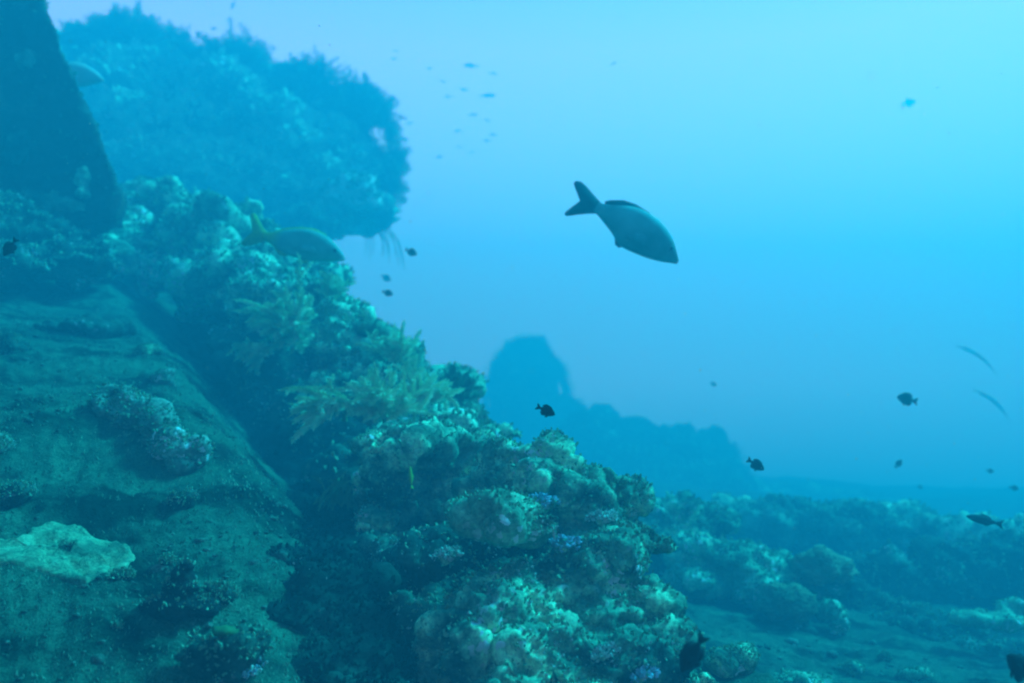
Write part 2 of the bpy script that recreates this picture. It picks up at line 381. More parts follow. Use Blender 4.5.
rock('coral_ledge', 'smooth pale topped coral ledge jutting left over a dark hollow', 'coral rock',
     [(495, 512, 2.98, 40, 15), (530, 530, 2.98, 32, 14), (474, 512, 3.0, 22, 13)],
     'reef_pale', .009, 14, (.02, .06), 700, polyps=150, rough=.7)
rock('coral_ledge', 'slanting coral shelf with bright bluish tips on the right flank of the boulder', 'coral rock',
     [(600, 562, 3.1, 45, 18), (635, 548, 3.15, 28, 17), (575, 580, 3.1, 26, 16)],
     'reef', .009, 40, (.02, .06), 1800, polyps=300)
rock('coral_boulder', 'rubbly coral foot spilling onto the sand right of the dark round fish', 'coral rock',
     [(640, 640, 3.0, 36, 34), (655, 690, 2.9, 45, 30), (620, 600, 3.1, 34, 26)],
     'reef', .010, 70, (.02, .07), 2200, polyps=500)
rock('coral_pillar', 'upright coral pillar facing the dark hollow behind the little yellow fish', 'coral rock',
     [(395, 480, 3.8, 36, 50), (385, 520, 3.8, 34, 40), (425, 455, 4.0, 44, 36), (440, 500, 3.9, 40, 34), (470, 470, 4.0, 42, 32)],
     'reef', .012, 90, (.03, .09), 3000, polyps=600)
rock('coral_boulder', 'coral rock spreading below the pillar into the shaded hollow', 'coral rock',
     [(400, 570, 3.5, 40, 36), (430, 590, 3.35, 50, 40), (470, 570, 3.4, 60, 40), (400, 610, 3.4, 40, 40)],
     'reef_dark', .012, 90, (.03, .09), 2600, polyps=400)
rock('coral_boulder', 'hazy coral rock rising behind the white tipped coral, next to open water', 'coral rock',
     [(460, 430, 4.9, 34, 26), (420, 400, 5.2, 42, 26), (490, 450, 4.8, 28, 22), (440, 460, 4.6, 60, 30)],
     'reef_mid', .016, 90, (.04, .12), 2400, (.012, .03), 400)
# ---- middle of the ridge
rock('coral_boulder', 'coral rock under the pale bald cap in the middle of the ridge', 'coral rock',
     [(380, 370, 5.0, 42, 34), (340, 350, 5.2, 50, 30), (400, 410, 4.8, 48, 34), (350, 410, 4.8, 40, 30)],
     'reef_mid', .016, 110, (.04, .12), 3000, (.012, .03), 500)
rock('bald_coral', 'small bald pale coral cap on the crest of the ridge', 'coral',
     [(370, 328, 4.95, 17, 9, 1.0), (385, 336, 4.95, 14, 8, 1.0)], 'white', .012, 4, (.02, .04), 60, (.01, .02), 0, rough=.5)
rock('coral_boulder', 'coral rock on the crest below the large camouflaged fish', 'coral rock',
     [(285, 310, 5.6, 46, 34), (320, 320, 5.5, 36, 26), (255, 285, 6.0, 46, 36), (300, 285, 6.1, 30, 24)],
     'reef_mid', .018, 120, (.05, .13), 3000, (.014, .035), 500)
rock('coral_boulder', 'overgrown coral rock at the upper end of the ridge beneath the big overhanging coral head', 'coral rock',
     [(215, 245, 6.6, 50, 38), (165, 225, 7.0, 44, 34), (255, 250, 6.7, 40, 30), (210, 290, 6.2, 44, 34)],
     'reef_mid', .022, 120, (.06, .15), 3000, (.016, .04), 500)
rock('coral_boulder', 'small coral rock at the foot of the dark hull plate', 'coral rock',
     [(118, 235, 6.6, 26, 20), (140, 200, 7.2, 26, 20), (95, 262, 6.2, 30, 16), (135, 272, 6.5, 36, 26), (118, 250, 6.5, 30, 22)],
     'reef_mid', .020, 60, (.04, .10), 1400, (.014, .035), 300)
rock('coral_boulder', 'low dark rock bank lying across the sand slope under the hull plate', 'coral rock',
     [(40, 235, 6.0, 46, 22), (-10, 235, 5.8, 50, 34), (70, 262, 5.8, 40, 14), (10, 268, 5.6, 44, 14)],
     'reef_dark', .018, 70, (.04, .10), 1800, (.012, .03), 300)
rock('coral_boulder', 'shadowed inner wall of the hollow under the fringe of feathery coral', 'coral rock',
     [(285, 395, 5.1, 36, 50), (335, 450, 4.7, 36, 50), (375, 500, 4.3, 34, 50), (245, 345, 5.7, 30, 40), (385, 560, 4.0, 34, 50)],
     'reef_dark', .022, 70, (.05, .12), 1500, (.012, .03), 100)  # dark crust puts extra shade into the wall's colour

# ---- overhanging coral head (far upper left)
overhang = rock('overhanging_coral', 'huge hazy coral head hanging over open water in the upper left', 'coral',
     [(150, 120, 10.74, 85, 62), (230, 130, 10.63, 80, 52), (290, 156, 10.51, 64, 42), (345, 175, 10.4, 46, 22), (130, 65, 11.41, 44, 24), (215, 88, 11.07, 30, 20),
      (335, 138, 10.74, 34, 26), (200, 185, 10.4, 100, 34), (290, 205, 10.4, 70, 22), (80, 90, 11.19, 40, 50), (350, 222, 10.4, 32, 12)],
     'far_reef', .045, 220, (.12, .32), 15000, (.03, .12), 3500, rough=1.1, turfmat='head_turf')
rock('sponge', 'pale hazy sponge patch on the underside of the overhanging coral head', 'sponge',
     [(350, 194, 9.35, 19, 9), (366, 201, 9.4, 14, 7)], 'pale_far', .03, 40, (.06, .14), 600, (.02, .06), 300, rough=1.0)
rock('coral_boulder', 'deep blue shaded rock stem below the overhanging coral head', 'coral rock',
     [(300, 250, 9.62, 34, 40), (325, 285, 9.4, 14, 16), (270, 240, 9.84, 44, 34)], 'reef_dark', .035, 50, (.06, .14), 600, (.02, .05), 50)

# ---- far silhouettes in the haze
bommie = rock('coral_bommie', 'faint round topped coral tower standing alone in the blue haze', 'coral rock',
     [(525, 374, 34, 30, 27), (512, 362, 34, 13, 14), (536, 358, 34, 12, 12), (500, 388, 34, 12, 12), (547, 376, 34, 14, 18), (522, 410, 34, 30, 34), (525, 440, 34, 38, 34), (560, 430, 34, 34, 26), (535, 480, 34, 70, 50)],
     'far_reef', .09, 90, (.2, .5), 4000, (.08, .24), 0, rough=.15)
shoulder = rock('rock_ridge', 'faint dark rocky shoulder sinking right into the blue haze', 'rock',
     [(620, 470, 29.26, 70, 46), (690, 470, 28.27, 42, 32), (590, 450, 30.23, 50, 34), (660, 500, 27.3, 90, 40)],
     'far_reef', .09, 160, (.2, .55), 5000, (.08, .28), 0, rough=.6)
rock('rock_ridge', 'low faint rock swell farthest out on the blue seabed', 'rock',
     [(800, 515, 30.23, 70, 28), (860, 520, 29.26, 50, 24), (740, 515, 29.26, 60, 26)],
     'far_reef', .09, 50, (.15, .35), 800, (.06, .14), 0)

# ---- right seabed: ledges and coral
rock('coral_boulder', 'hazy lumpy coral rock right behind the near mound on the lower seabed', 'coral rock',
     [(672, 530, 7.2, 34, 26), (700, 520, 7.6, 30, 18), (660, 560, 6.8, 30, 26), (640, 510, 8.0, 20, 18)],
     'reef', .024, 60, (.05, .13), 1300, (.014, .035), 300)
rock('coral_boulder', 'broad pale shouldered coral rock left of the two domed corals', 'coral rock',
     [(710, 560, 6.6, 34, 22), (745, 570, 6.5, 36, 24), (765, 590, 6.3, 34, 20), (700, 585, 6.4, 30, 20)],
     'reef_pale', .022, 50, (.04, .12), 1000, (.014, .03), 200, rough=.8)
rock('rock_ledge', 'long overgrown rock ledge along the far edge of the lower seabed', 'rock',
     [(740, 522, 10.5, 34, 14), (790, 526, 10.3, 40, 15), (850, 532, 10, 46, 17), (910, 538, 9.7, 44, 18), (970, 545, 9.4, 44, 20), (1030, 550, 9, 44, 26), (880, 522, 11, 60, 12)],
     'far_reef', .035, 130, (.07, .18), 3000, (.02, .05), 400)
rock('rock_ledge', 'massive dark rock ledge on the lower seabed behind the sunken pale slab', 'rock',
     [(900, 585, 7.6, 40, 18), (950, 580, 7.6, 46, 30), (1010, 575, 7.6, 52, 40), (1060, 590, 7.4, 60, 46), (870, 575, 7.9, 34, 12)],
     'reef_dark', .028, 90, (.05, .15), 2000, (.016, .04), 200)
rock('rock_ledge', 'straight low rock rib slanting down across the lower seabed', 'rock',
     [(840, 600, 6.9, 40, 13, 1.2), (890, 620, 6.5, 44, 17, 1.2), (945, 640, 6.2, 46, 20, 1.2), (1000, 662, 5.9, 46, 24, 1.2), (1055, 685, 5.6, 50, 28, 1.2)],
     'reef_dark', .022, 60, (.03, .09), 1500, (.012, .03), 150, rough=.6)
rock('coral_slab', 'smooth pale rounded slab resting against the rock rib at the far right', 'coral rock',
     [(975, 619, 5.6, 26, 9), (1003, 622, 5.6, 22, 9), (1014, 606, 5.7, 18, 7)], 'reef_pale', .016, 6, (.02, .05), 150, (.01, .02), 30, rough=.4)

# two domed stony corals, modelled with their own ridged surface
def dome_coral(label, px, py, d, rx, rz, mat, ridges, seedv):
    c = P(px, py, d); a, h = pxm(rx, d), pxm(rz, d)
    root = empty('stony_coral', c - Vector((0, 0, h))); tag(root, label, 'coral')
    v, f = ico(6); g = []
    for q in v:
        n = Vector(q); lob = 1 + .26 * mnoise.noise(n * 1.7 + Vector((seedv, 0, 0)))
        w = mnoise.turbulence_vector(n * 2.5, 2, False) * .35 if False else Vector((mnoise.noise(n * 3), mnoise.noise(n * 3 + Vector((9, 0, 0))), 0)) * .25
        r = abs(mnoise.noise((n + w) * ridges)) * .20 + .07 * mnoise.noise(n * 4.3 + Vector((0, seedv, 0)))
        s = lob + r - .05
        z = n.z if n.z > -.25 else -.25 - (-.25 - n.z) * .8
        flare = 1 if n.z > -.1 else .82
        g.append((n.x * a * s * flare, n.y * a * .9 * s * flare, (z * s) * h * 1.1 + h * .9))
    link('coral_dome', mesh_np('coral_dome', g, f), M[mat], root)
    me = lump_mesh('coral_base', [(Vector((0, 0, -.1 * h)), (a * .8, a * .7, h * .7))], .02, [('CLOUDS', .12, .07)], 14, (.03, .07))
    link('coral_base', me, M['reef_dark'], root)
    return root
dome_coral('pale domed coral with crinkled surface, farther of two domes on the lower seabed', 822, 568, 6.3, 30, 19, 'brain', 9, 1)
dome_coral('duller domed coral leaning at the right foot of the pale shouldered rock', 787, 605, 5.8, 29, 20, 'dome', 13, 5)
rock('coral_cluster', 'small pale coral cluster tucked against the right side of the duller dome', 'coral',
     [(826, 612, 5.8, 12, 10), (836, 622, 5.75, 10, 8)], 'reef_pale', .014, 30, (.02, .045), 300, (.01, .02), 100)

# coral heads on the near right sand, each on the bed
def bed_rock(name, label, cat, px, py, rx, rz, mat='reef', n=3, **k):
    p, d = on_bed(px, py)
    bl = []
    for i in range(n):
        bl.append((px + rng.uniform(-.5, .5) * rx * (n > 1), py - rz * .25 + rng.uniform(-.3, .3) * rz * (n > 1), d + rng.uniform(-.05, .05), rx * rng.uniform(.55, .8), rz * rng.uniform(.7, 1.0), .9))
    kr = k.pop('kr', (pxm(rx, d) * .12, pxm(rx, d) * .3))
    return rock(name, label, cat, bl, mat, k.pop('vox', max(.006, pxm(1.6, d))), k.pop('knobs', 24), kr, k.pop('turf', 700), k.pop('tsize', (.004, .010)), k.pop('polyps', 60),
                rough=k.pop('rough', .35 if rx < 25 else .6), raw=True, **k)
bed_rock('coral_rock', 'mossy coral lump at the bottom edge just right of the dark round fish', 'coral rock', 728, 668, 24, 14)
bed_rock('coral_rock', 'pale speckled coral lump touching the left side of the dark round fish', 'coral rock', 672, 640, 18, 14, 'reef_pale')
bed_rock('coral_rock', 'wide flat coral patch along the bottom edge of the sandy floor', 'coral rock', 790, 683, 34, 9, 'reef_pale')
bed_rock('coral_rock', 'small rounded white stone alone on the sandy floor', 'stone', 884, 659, 8, 5, 'white', 1, knobs=4)
bed_rock('coral_rock', 'pale coral lump at the bottom edge below the white stone', 'coral rock', 915, 677, 14, 8, 'reef_pale')
bed_rock('coral_rock', 'dull coral lump on the sand halfway between white stone and dark round fish', 'coral rock', 846, 672, 14, 8, 'reef')

# ------------------------------------------------------------------ left slope things
rock('coral_outcrop', 'pale rubbly coral outcrop crossing the sand slope with a dark gap beneath', 'coral rock',
     [(a, b, on_bed(a, b + 6)[1], c, e) for a, b, c, e in ((110, 405, 18, 10), (132, 414, 22, 13), (152, 430, 18, 14), (170, 444, 16, 11), (190, 454, 18, 12))],
     'rubble', .012, 60, (.02, .06), 1200, polyps=300, rough=.7, raw=True)
bed_rock('coral_rock', 'tiny white flecked coral clump on the slope above the pale outcrop', 'coral rock', 145, 354, 12, 7, 'white')
bed_rock('coral_rock', 'small pale clump at the edge of the dark hollow above the pale outcrop', 'coral rock', 163, 380, 13, 7, 'rubble')
bed_rock('coral_rock', 'dark low rock streak lying on the upper sand slope', 'rock', 80, 332, 40, 9, 'reef_dark')
bed_rock('coral_rock', 'dark knobbly rock at the left edge of the slope', 'rock', 12, 352, 16, 14, 'reef_dark')
bed_rock('coral_rock', 'greenish white clump at the left edge above the flat pale sponge', 'coral rock', 2, 452, 10, 12, 'rubble')
bed_rock('coral_rock', 'small dark stone on the sand above the flat pale sponge', 'rock', 18, 497, 12, 9, 'reef_dark')
bed_rock('coral_rock', 'dark stone half sunk in sand below the pale outcrop', 'rock', 182, 505, 14, 7, 'reef_dark')
bed_rock('coral_rock', 'little dark pebble right of the flat pale sponge', 'rock', 167, 562, 8, 5, 'reef_dark', 1)
bed_rock('coral_rock', 'dark flat stone on the sand left of the colourful polyp cluster', 'rock', 124, 632, 12, 7, 'reef_dark', 2)
bed_rock('coral_rock', 'dark stone touching the lower right rim of the flat pale sponge', 'rock', 116, 580, 14, 6, 'reef_dark', 2)
bed_rock('coral_rock', 'mossy rock in the shade right of the dark cone sponge', 'rock', 226, 600, 20, 14, 'reef_dark', 3)

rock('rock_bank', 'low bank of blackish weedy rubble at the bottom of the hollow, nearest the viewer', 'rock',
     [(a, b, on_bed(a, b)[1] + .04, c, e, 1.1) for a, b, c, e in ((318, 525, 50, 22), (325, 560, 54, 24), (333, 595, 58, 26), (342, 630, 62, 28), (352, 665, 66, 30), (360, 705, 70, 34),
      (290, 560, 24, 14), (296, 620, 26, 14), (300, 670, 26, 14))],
     'weed_bank', .014, 130, (.02, .07), 7000, (.005, .018), 40, rough=.6, raw=True, turfmat='weed')  # bank added to darken the hollow where the ridge's shadow falls short
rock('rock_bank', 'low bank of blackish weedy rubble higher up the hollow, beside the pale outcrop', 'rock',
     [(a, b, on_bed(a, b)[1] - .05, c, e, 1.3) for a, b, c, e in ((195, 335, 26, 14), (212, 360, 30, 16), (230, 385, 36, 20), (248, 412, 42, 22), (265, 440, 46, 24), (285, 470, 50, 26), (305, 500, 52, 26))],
     'weed_bank', .018, 110, (.03, .09), 5000, (.006, .02), 40, rough=.6, raw=True, turfmat='weed')  # upper half of the added bank, shade put into its colour
# flat pale encrusting sponge draped on the sand: follows the slope, real thickness, lobed rim
def flat_sponge():
    ctr, d = on_bed(62, 553)
    outline = [(-40, 548), (-10, 540), (12, 543), (30, 530), (52, 522), (76, 525), (94, 538), (112, 541), (130, 552), (139, 564), (131, 576), (112, 572),
               (102, 578), (88, 586), (66, 583), (44, 574), (18, 570), (-20, 572), (-45, 572)]
    pts = [on_bed(a, b)[0] for a, b in outline]
    bx = sum(p.x for p in pts) / len(pts); by = sum(p.y for p in pts) / len(pts)
    rings = 14; V = []; n = 120
    poly = [(p.x - bx, p.y - by) for p in pts]
    def at(t):
        t *= len(poly); i = int(t) % len(poly); u = t - int(t); u = u * u * (3 - 2 * u); a, b = poly[i], poly[(i + 1) % len(poly)]
        return a[0] * (1 - u) + b[0] * u, a[1] * (1 - u) + b[1] * u
    for k in range(rings + 1):
        r = 1 - k / rings; r = r ** .8
        for j in range(n):
            x, y = at(j / n); wob = 1 + .07 * mnoise.noise(Vector((x * 9, y * 9, 2)))
            X, Y = x * r * wob + bx, y * r * wob + by
            edge = min(1, k / 2.2)
            h = .014 * math.sin(edge * math.pi / 2) + .014 * mnoise.fractal(Vector((X * 16, Y * 16, 0)), .8, 2.2, 3) * edge
            hole = mnoise.noise(Vector((X * 13, Y * 13, 4.0)))
            if hole > .42: h -= .04 * (hole - .42) * 6 * edge
            V.append((X - bx, Y - by, seabed_h(X, Y) + h - ctr.z - (.02 if k == 0 else 0)))
    Fx = [(k * n + j, k * n + (j + 1) % n, (k + 1) * n + (j + 1) % n, (k + 1) * n + j) for k in range(rings) for j in range(n)]
    o = link('sponge', mesh_np('sponge', V, Fx), M['white'], loc=(bx, by, ctr.z))
    tag(o, 'flat pale encrusting sponge with dark pits, spread on the lower left sand', 'sponge')
flat_sponge()

# dark cone sponge
def cone_sponge():
    p, d = on_bed(178, 612)
    h = pxm(52, d); r = pxm(30, d)
    root = empty('cone_sponge', p); tag(root, 'dark cone shaped sponge with a blunt tip standing on the shaded sand', 'sponge')
    bl = [(Vector((0, 0, h * .12)), (r, r * .9, h * .28)), (Vector((r * .05, 0, h * .38)), (r * .62, r * .6, h * .28)), (Vector((r * .12, 0, h * .65)), (r * .36, r * .36, h * .28)),
          (Vector((r * .2, 0, h * .88)), (r * .24, r * .24, h * .12)), (Vector((r * .9, 0, h * .05)), (r * .5, r * .5, h * .16)), (Vector((-r * .8, 0, h * .05)), (r * .4, r * .4, h * .16))]
    me = lump_mesh('sponge_body', bl, .006, [('CLOUDS', .05, .03), ('CLOUDS', .018, .012)], 20, (.008, .02))
    link('sponge_body', me, M['dark_sponge'], root)
    t = sow(me, 250, (.006, .014), .3, 5)
    tag(link('algae_turf', mesh_np('algae_turf', *t), M['turf'], root, smooth=False), kind='stuff')
M['dark_sponge'] = mat_encrusted('dark_sponge', [(.012, .012, .012), (.025, .025, .022), (.05, .05, .04)], 1.5, None, bump=.5)
cone_sponge()

# colourful polyp cluster near the bottom edge
M['yellow_green'] = mat_plain('yellow_green_sponge', (.05, .13, .05), .35, 25, .8, .1)
def polyp_cluster():
    p, d = on_bed(222, 668)
    root = bed_rock('coral_cluster', 'dark coral cluster dotted with blue polyps and a yellow green cap, at the bottom edge', 'coral', 222, 664, 36, 26, 'reef_dark', 4,
                    knobs=50, turf=500, polyps=0, tsize=(.006, .014))
    me = root.children[0].data
    for nm, mt, cnt, sz in (('blue_polyp_crust', 'blue_poly', 260, (.006, .013)), ('white_polyp_crust', 'turf_pale', 200, (.006, .013))):
        t = sow(me, cnt, sz, .0, hash(nm) % 7 + 3, .7, patch=.3)
        tag(link(nm, mesh_np(nm, *t), M[mt], root, smooth=False), kind='stuff')
    q = P(224, 631, d - .04) - root.location
    cap = lump_mesh('yellow_cap', [(q, (.032, .03, .014)), (q + Vector((.02, 0, -.005)), (.02, .02, .01))], .005, [('CLOUDS', .02, .008)], 4, (.006, .01))
    link('yellow_cap', cap, M['yellow_green'], root)
polyp_cluster()

# bluish and white polyp sprays on the near mound
def polyp_spray(label, px, py, d, rx, rz, mat, n, seedv):
    d = RD(px, d); c = P(px, py, d); root = empty('polyp_spray', c); tag(root, label, 'coral')
    me = lump_mesh('coral_base', [(Vector((0, 0, 0)), (pxm(rx, d), pxm(rx, d) * .7, pxm(rz, d)))], .006, [('CLOUDS', .03, .02)], 14, (.01, .025))
    link('coral_base', me, M['reef'], root)
    t = sow(me, n, (.006, .016), -.1, seedv, .9)
    tag(link('polyp_crust', mesh_np('polyp_crust', *t), M[mat], root, smooth=False), kind='stuff')
polyp_spray('bright white tipped coral spray on the ridge, close above the little yellow fish', 438, 440, 3.85, 20, 7, 'turf_pale', 700, 1)
polyp_spray('blue violet polyp patch between the pale ledge and the crowning boulder', 541, 505, 3.18, 14, 8, 'blue_poly', 260, 2)
polyp_spray('bluish white polyp tuft on the right shoulder of the crowning boulder', 602, 520, 3.25, 12, 6, 'turf_pale', 300, 3)
polyp_spray('bluish polyp tuft at the left end of the slanting coral shelf', 566, 546, 3.0, 10, 5, 'blue_poly', 200, 4)
polyp_spray('white polyp tuft on the lower right flank of the front boulder', 610, 655, 2.66, 12, 7, 'turf_pale', 260, 5)
polyp_spray('bluish white polyp patch at the bottom edge left of the dark round fish', 640, 676, 2.62, 12, 6, 'blue_poly', 240, 6)
polyp_spray('dull blue polyp patch on the rock below the pale ledge', 448, 558, 3.1, 12, 6, 'turf_pale', 200, 7)

# ------------------------------------------------------------------ feathery soft corals
def tube(V, Fx, pts, r0, r1, sides=4):
    base = len(V); n = len(pts)
    for i, p in enumerate(pts):
        a = (pts[min(i + 1, n - 1)] - pts[max(i - 1, 0)]).normalized()
        u = a.cross(Vector((.3, .9, .2))).normalized(); w = a.cross(u); r = r0 + (r1 - r0) * i / (n - 1)
        for k in range(sides):
            t = 2 * math.pi * k / sides; V.append(p + (u * math.cos(t) + w * math.sin(t)) * r)
    for i in range(n - 1):
        for k in range(sides):
            a0 = base + i * sides + k; a1 = base + i * sides + (k + 1) % sides
            Fx.append((a0, a1, a1 + sides, a0 + sides))
def plume(V, Fx, p, dirv, length, barb, rn, droop=.25, r=.004, dens=1.0, bw=.004):
    pts = [p.copy()]; q = p.copy(); dv = dirv.normalized(); n = 10
    wig = Vector((rn.uniform(-.2, .2), rn.uniform(-.2, .2), 0))
    for i in range(n):
        dv = (dv + wig * .25 + Vector((0, 0, -droop * .12)) + Vector((rn.uniform(-.08, .08), rn.uniform(-.08, .08), rn.uniform(-.08, .08)))).normalized()
        q = q + dv * length / n; pts.append(q.copy())
    tube(V, Fx, pts, r, r * .35, 4)
    side = dv.cross(Vector((rn.uniform(-.4, .4), 1, rn.uniform(-.4, .4)))).normalized()
    up2 = dv.cross(side); m = int(length / .006 * dens)
    for j in range(m):
        t = (j + .5) / m; i = min(int(t * n), n - 1); a = pts[i].lerp(pts[i + 1], t * n - i); ax = (pts[i + 1] - pts[i]).normalized()
        s = barb * 1.15 * (math.sin(math.pi * min(1, t * .92 + .12)) ** .6) * rn.uniform(.6, 1.1)
        for sg in (-1, 1, -1, 1)[:2 + (j % 2)]:
            b = (side * sg + up2 * rn.uniform(-1, 1) + ax * .8 + Vector((rn.uniform(-.35, .35), rn.uniform(-.35, .35), rn.uniform(-.25, .35)))).normalized()
            w = ax.cross(b).normalized() * bw; base = len(V)
            V.extend([a - ax * .002, a + ax * .002, a + b * s * .6 + ax * .003 + w, a + b * s, a + b * s * .6 - ax * .002 - w])
            Fx.extend([(base, base + 1, base + 2), (base, base + 2, base + 3), (base, base + 3, base + 4)])
    return pts
def feather_coral(label, px, py, d, size_px, n, heading, spread, mat='soft', barb=.022, seedv=0, name='feathery_coral', droop=.25, group=None, dens=1.0, thick=.004, bw=.0026):
    rn = random.Random(seedv); d0_ = d; d = RD(px, d); barb *= d / d0_; p = P(px, py, d); L0 = pxm(size_px, d)
    root = empty(name, p); tag(root, label, 'soft coral', group)
    hd = Vector(heading).normalized(); Vs, Fs = [], []; V, Fx = [], []
    for i in range(n):
        dv = (hd + Vector((rn.gauss(0, spread), rn.gauss(0, spread * .8), rn.gauss(0, spread)))).normalized()
        ln = L0 * rn.uniform(.55, 1.05); o0 = Vector((rn.gauss(0, .12), rn.gauss(0, .12), rn.gauss(0, .08))) * L0
        pts = plume(V, Fx, o0, dv, ln, barb, rn, droop, thick, dens, bw * d / 4)
        for b in range(rn.randint(2, 4)):
            k = rn.randint(2, 7); dd = (dv + Vector((rn.gauss(0, .6), rn.gauss(0, .4), rn.gauss(0, .6)))).normalized()
            plume(V, Fx, pts[k], dd, ln * rn.uniform(.3, .55), barb * .8, rn, droop, thick * .6, dens, bw * d / 4)
    stem = []
    tube(Vs, Fs, [Vector((0, 0, -.25 * L0)), Vector((0, 0, -.1 * L0)), hd * L0 * .12], thick * 4, thick * 2, 8)
    link('stem', mesh_np('stem', Vs, Fs), M['soft_dark'], root)
    tag(link('plumes', mesh_np('plumes', V, Fx), M[mat], root, smooth=False), kind='stuff')
    return root
G = 'feathery corals fringing the ridge'
feather_coral('feathery coral with a long pale arm reaching left over the dark hollow', 345, 405, 4.2, 66, 16, (-1, -.2, .05), .32, 'soft', .028, 1, group=G, droop=.5)
feather_coral('bushy feathery coral in the middle of the ridge, right of the reaching arm', 385, 415, 4.2, 54, 30, (-.2, -.5, .6), .6, 'soft', .03, 2, group=G)
feather_coral('feathery coral spreading right below the pale bald cap', 415, 405, 4.5, 52, 28, (.3, -.4, .6), .6, 'soft', .03, 3, group=G)
feather_coral('broad feathery coral mat just below the crest, left of the pale bald cap', 295, 328, 5.0, 54, 34, (-.3, -.5, .5), .7, 'soft', .034, 4, group=G)
feather_coral('feathery coral bush on the crest right beside the pale bald cap', 395, 358, 4.75, 40, 20, (.1, -.4, .8), .5, 'soft', .028, 5, group=G)
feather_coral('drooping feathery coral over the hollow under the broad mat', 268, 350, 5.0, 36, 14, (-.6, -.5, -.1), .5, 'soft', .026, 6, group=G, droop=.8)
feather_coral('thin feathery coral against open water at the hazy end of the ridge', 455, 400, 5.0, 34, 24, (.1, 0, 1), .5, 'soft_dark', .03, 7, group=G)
feather_coral('small feathery coral on the crest under the camouflaged fish', 330, 300, 5.3, 30, 14, (.2, -.2, 1), .5, 'soft', .028, 8, group=G)
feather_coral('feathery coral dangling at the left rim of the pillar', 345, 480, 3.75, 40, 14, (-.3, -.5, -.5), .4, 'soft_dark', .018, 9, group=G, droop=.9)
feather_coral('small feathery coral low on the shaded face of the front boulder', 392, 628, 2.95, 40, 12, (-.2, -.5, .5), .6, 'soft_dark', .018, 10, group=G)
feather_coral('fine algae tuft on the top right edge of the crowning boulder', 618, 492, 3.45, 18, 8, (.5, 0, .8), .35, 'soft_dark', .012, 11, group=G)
G2 = 'bushy corals on the overhanging head'
for i, (px, py, s, lb) in enumerate([(120, 46, 48, 'leftmost'), (236, 76, 52, 'middle'), (305, 100, 56, 'right hand'), (358, 118, 50, 'rightmost')]):
    feather_coral('hazy bushy coral on top of the overhanging coral head, the %s of four' % lb, px, py + 8, 10.6, s, 90, (0, 0, 1), .8, 'soft_dark', .12, 20 + i, 'bushy_coral', 0, G2, .35, .008)
feather_coral('hazy bushy coral at the tip of the overhanging coral head', 372, 172, 10.4, 30, 60, (.9, 0, .1), .8, 'soft_dark', .12, 30, 'bushy_coral', .1, G2, .35, .008)
feather_coral('faint bushy coral on top of the lone coral tower far out in the haze', 526, 362, 34, 30, 60, (0, 0, 1), .9, 'soft_dark', .2, 41, 'bushy_coral', 0, None, .3, .012)
def fringe(root, pts, size_px, n, barb, seedv, thick):
    """a loose growth of fine branches along the outline of a far rock: one part of it"""
    rn = random.Random(seedv); V, Fx = [], []
    c = P(sum(p[0] for p in pts) / len(pts), sum(p[1] for p in pts) / len(pts) + 30, pts[0][2])
    for (a, b), (a2, b2) in zip([p[:2] for p in pts[:-1]], [p[:2] for p in pts[1:]]):
        for _ in range(n):
            t = rn.random(); d = pts[0][2] + rn.uniform(-.4, .4) * size_px * pts[0][2] / F * 2
            q = P(a + (a2 - a) * t, b + (b2 - b) * t + rn.uniform(0, 6), d); dv = (q - c).normalized() * .5 + Vector((rn.gauss(0, .6), rn.gauss(0, .5), rn.gauss(.3, .6)))
            plume(V, Fx, q - root.location, dv, pxm(size_px, d) * rn.uniform(.3, 1.1), barb, rn, 0, thick, .22, barb * .10)
    tag(link('branch_fringe', mesh_np('branch_fringe', V, Fx), M['soft_dark'], root, smooth=False), kind='stuff')
fringe(bommie, [(488, 410, 34), (490, 385, 34), (498, 362, 34), (512, 347, 34), (530, 342, 34), (546, 350, 34), (560, 368, 34), (565, 395, 34), (585, 415, 34)], 13, 40, .16, 51, .02)
fringe(shoulder, [(575, 412, 29), (605, 425, 29), (640, 432, 29), (675, 437, 29), (705, 440, 29), (730, 448, 29), (745, 475, 29), (755, 490, 29)], 13, 45, .14, 52, .018)
dh = RD(300, 10.5)
fringe(overhang, [(60, 38, dh), (90, 26, dh), (125, 24, dh), (165, 30, dh), (200, 52, dh), (240, 64, dh), (290, 80, dh), (335, 95, dh), (375, 105, dh), (388, 135, dh), (398, 170, dh), (386, 205, dh)], 20, 45, .13, 53, .012)
# thin whips drooping from the head
def sea_whips():
    p = PR(366, 226, 10.4); root = empty('sea_whip', p); tag(root, 'thin curved sea whips drooping from the overhanging coral head', 'soft coral')
    rn = random.Random(3)
    for i in range(12):
        V, Fx = [], []
        a = rn.uniform(-.4, .6); pts = []
        ln = rn.uniform(.5, .85)
        for k in range(12):
            t = k / 11; pts.append(Vector((a * .6 + t * ln * .5 * (1 if i % 3 else .4) + .12 * math.sin(t * 2.5), rn.uniform(-.01, .01) + .05 * i - .2, -.02 - t * t * ln)))
        tube(V, Fx, pts, .014, .007, 5); link('whip', mesh_np('whip', V, Fx), M['soft_dark'], root)
sea_whips()

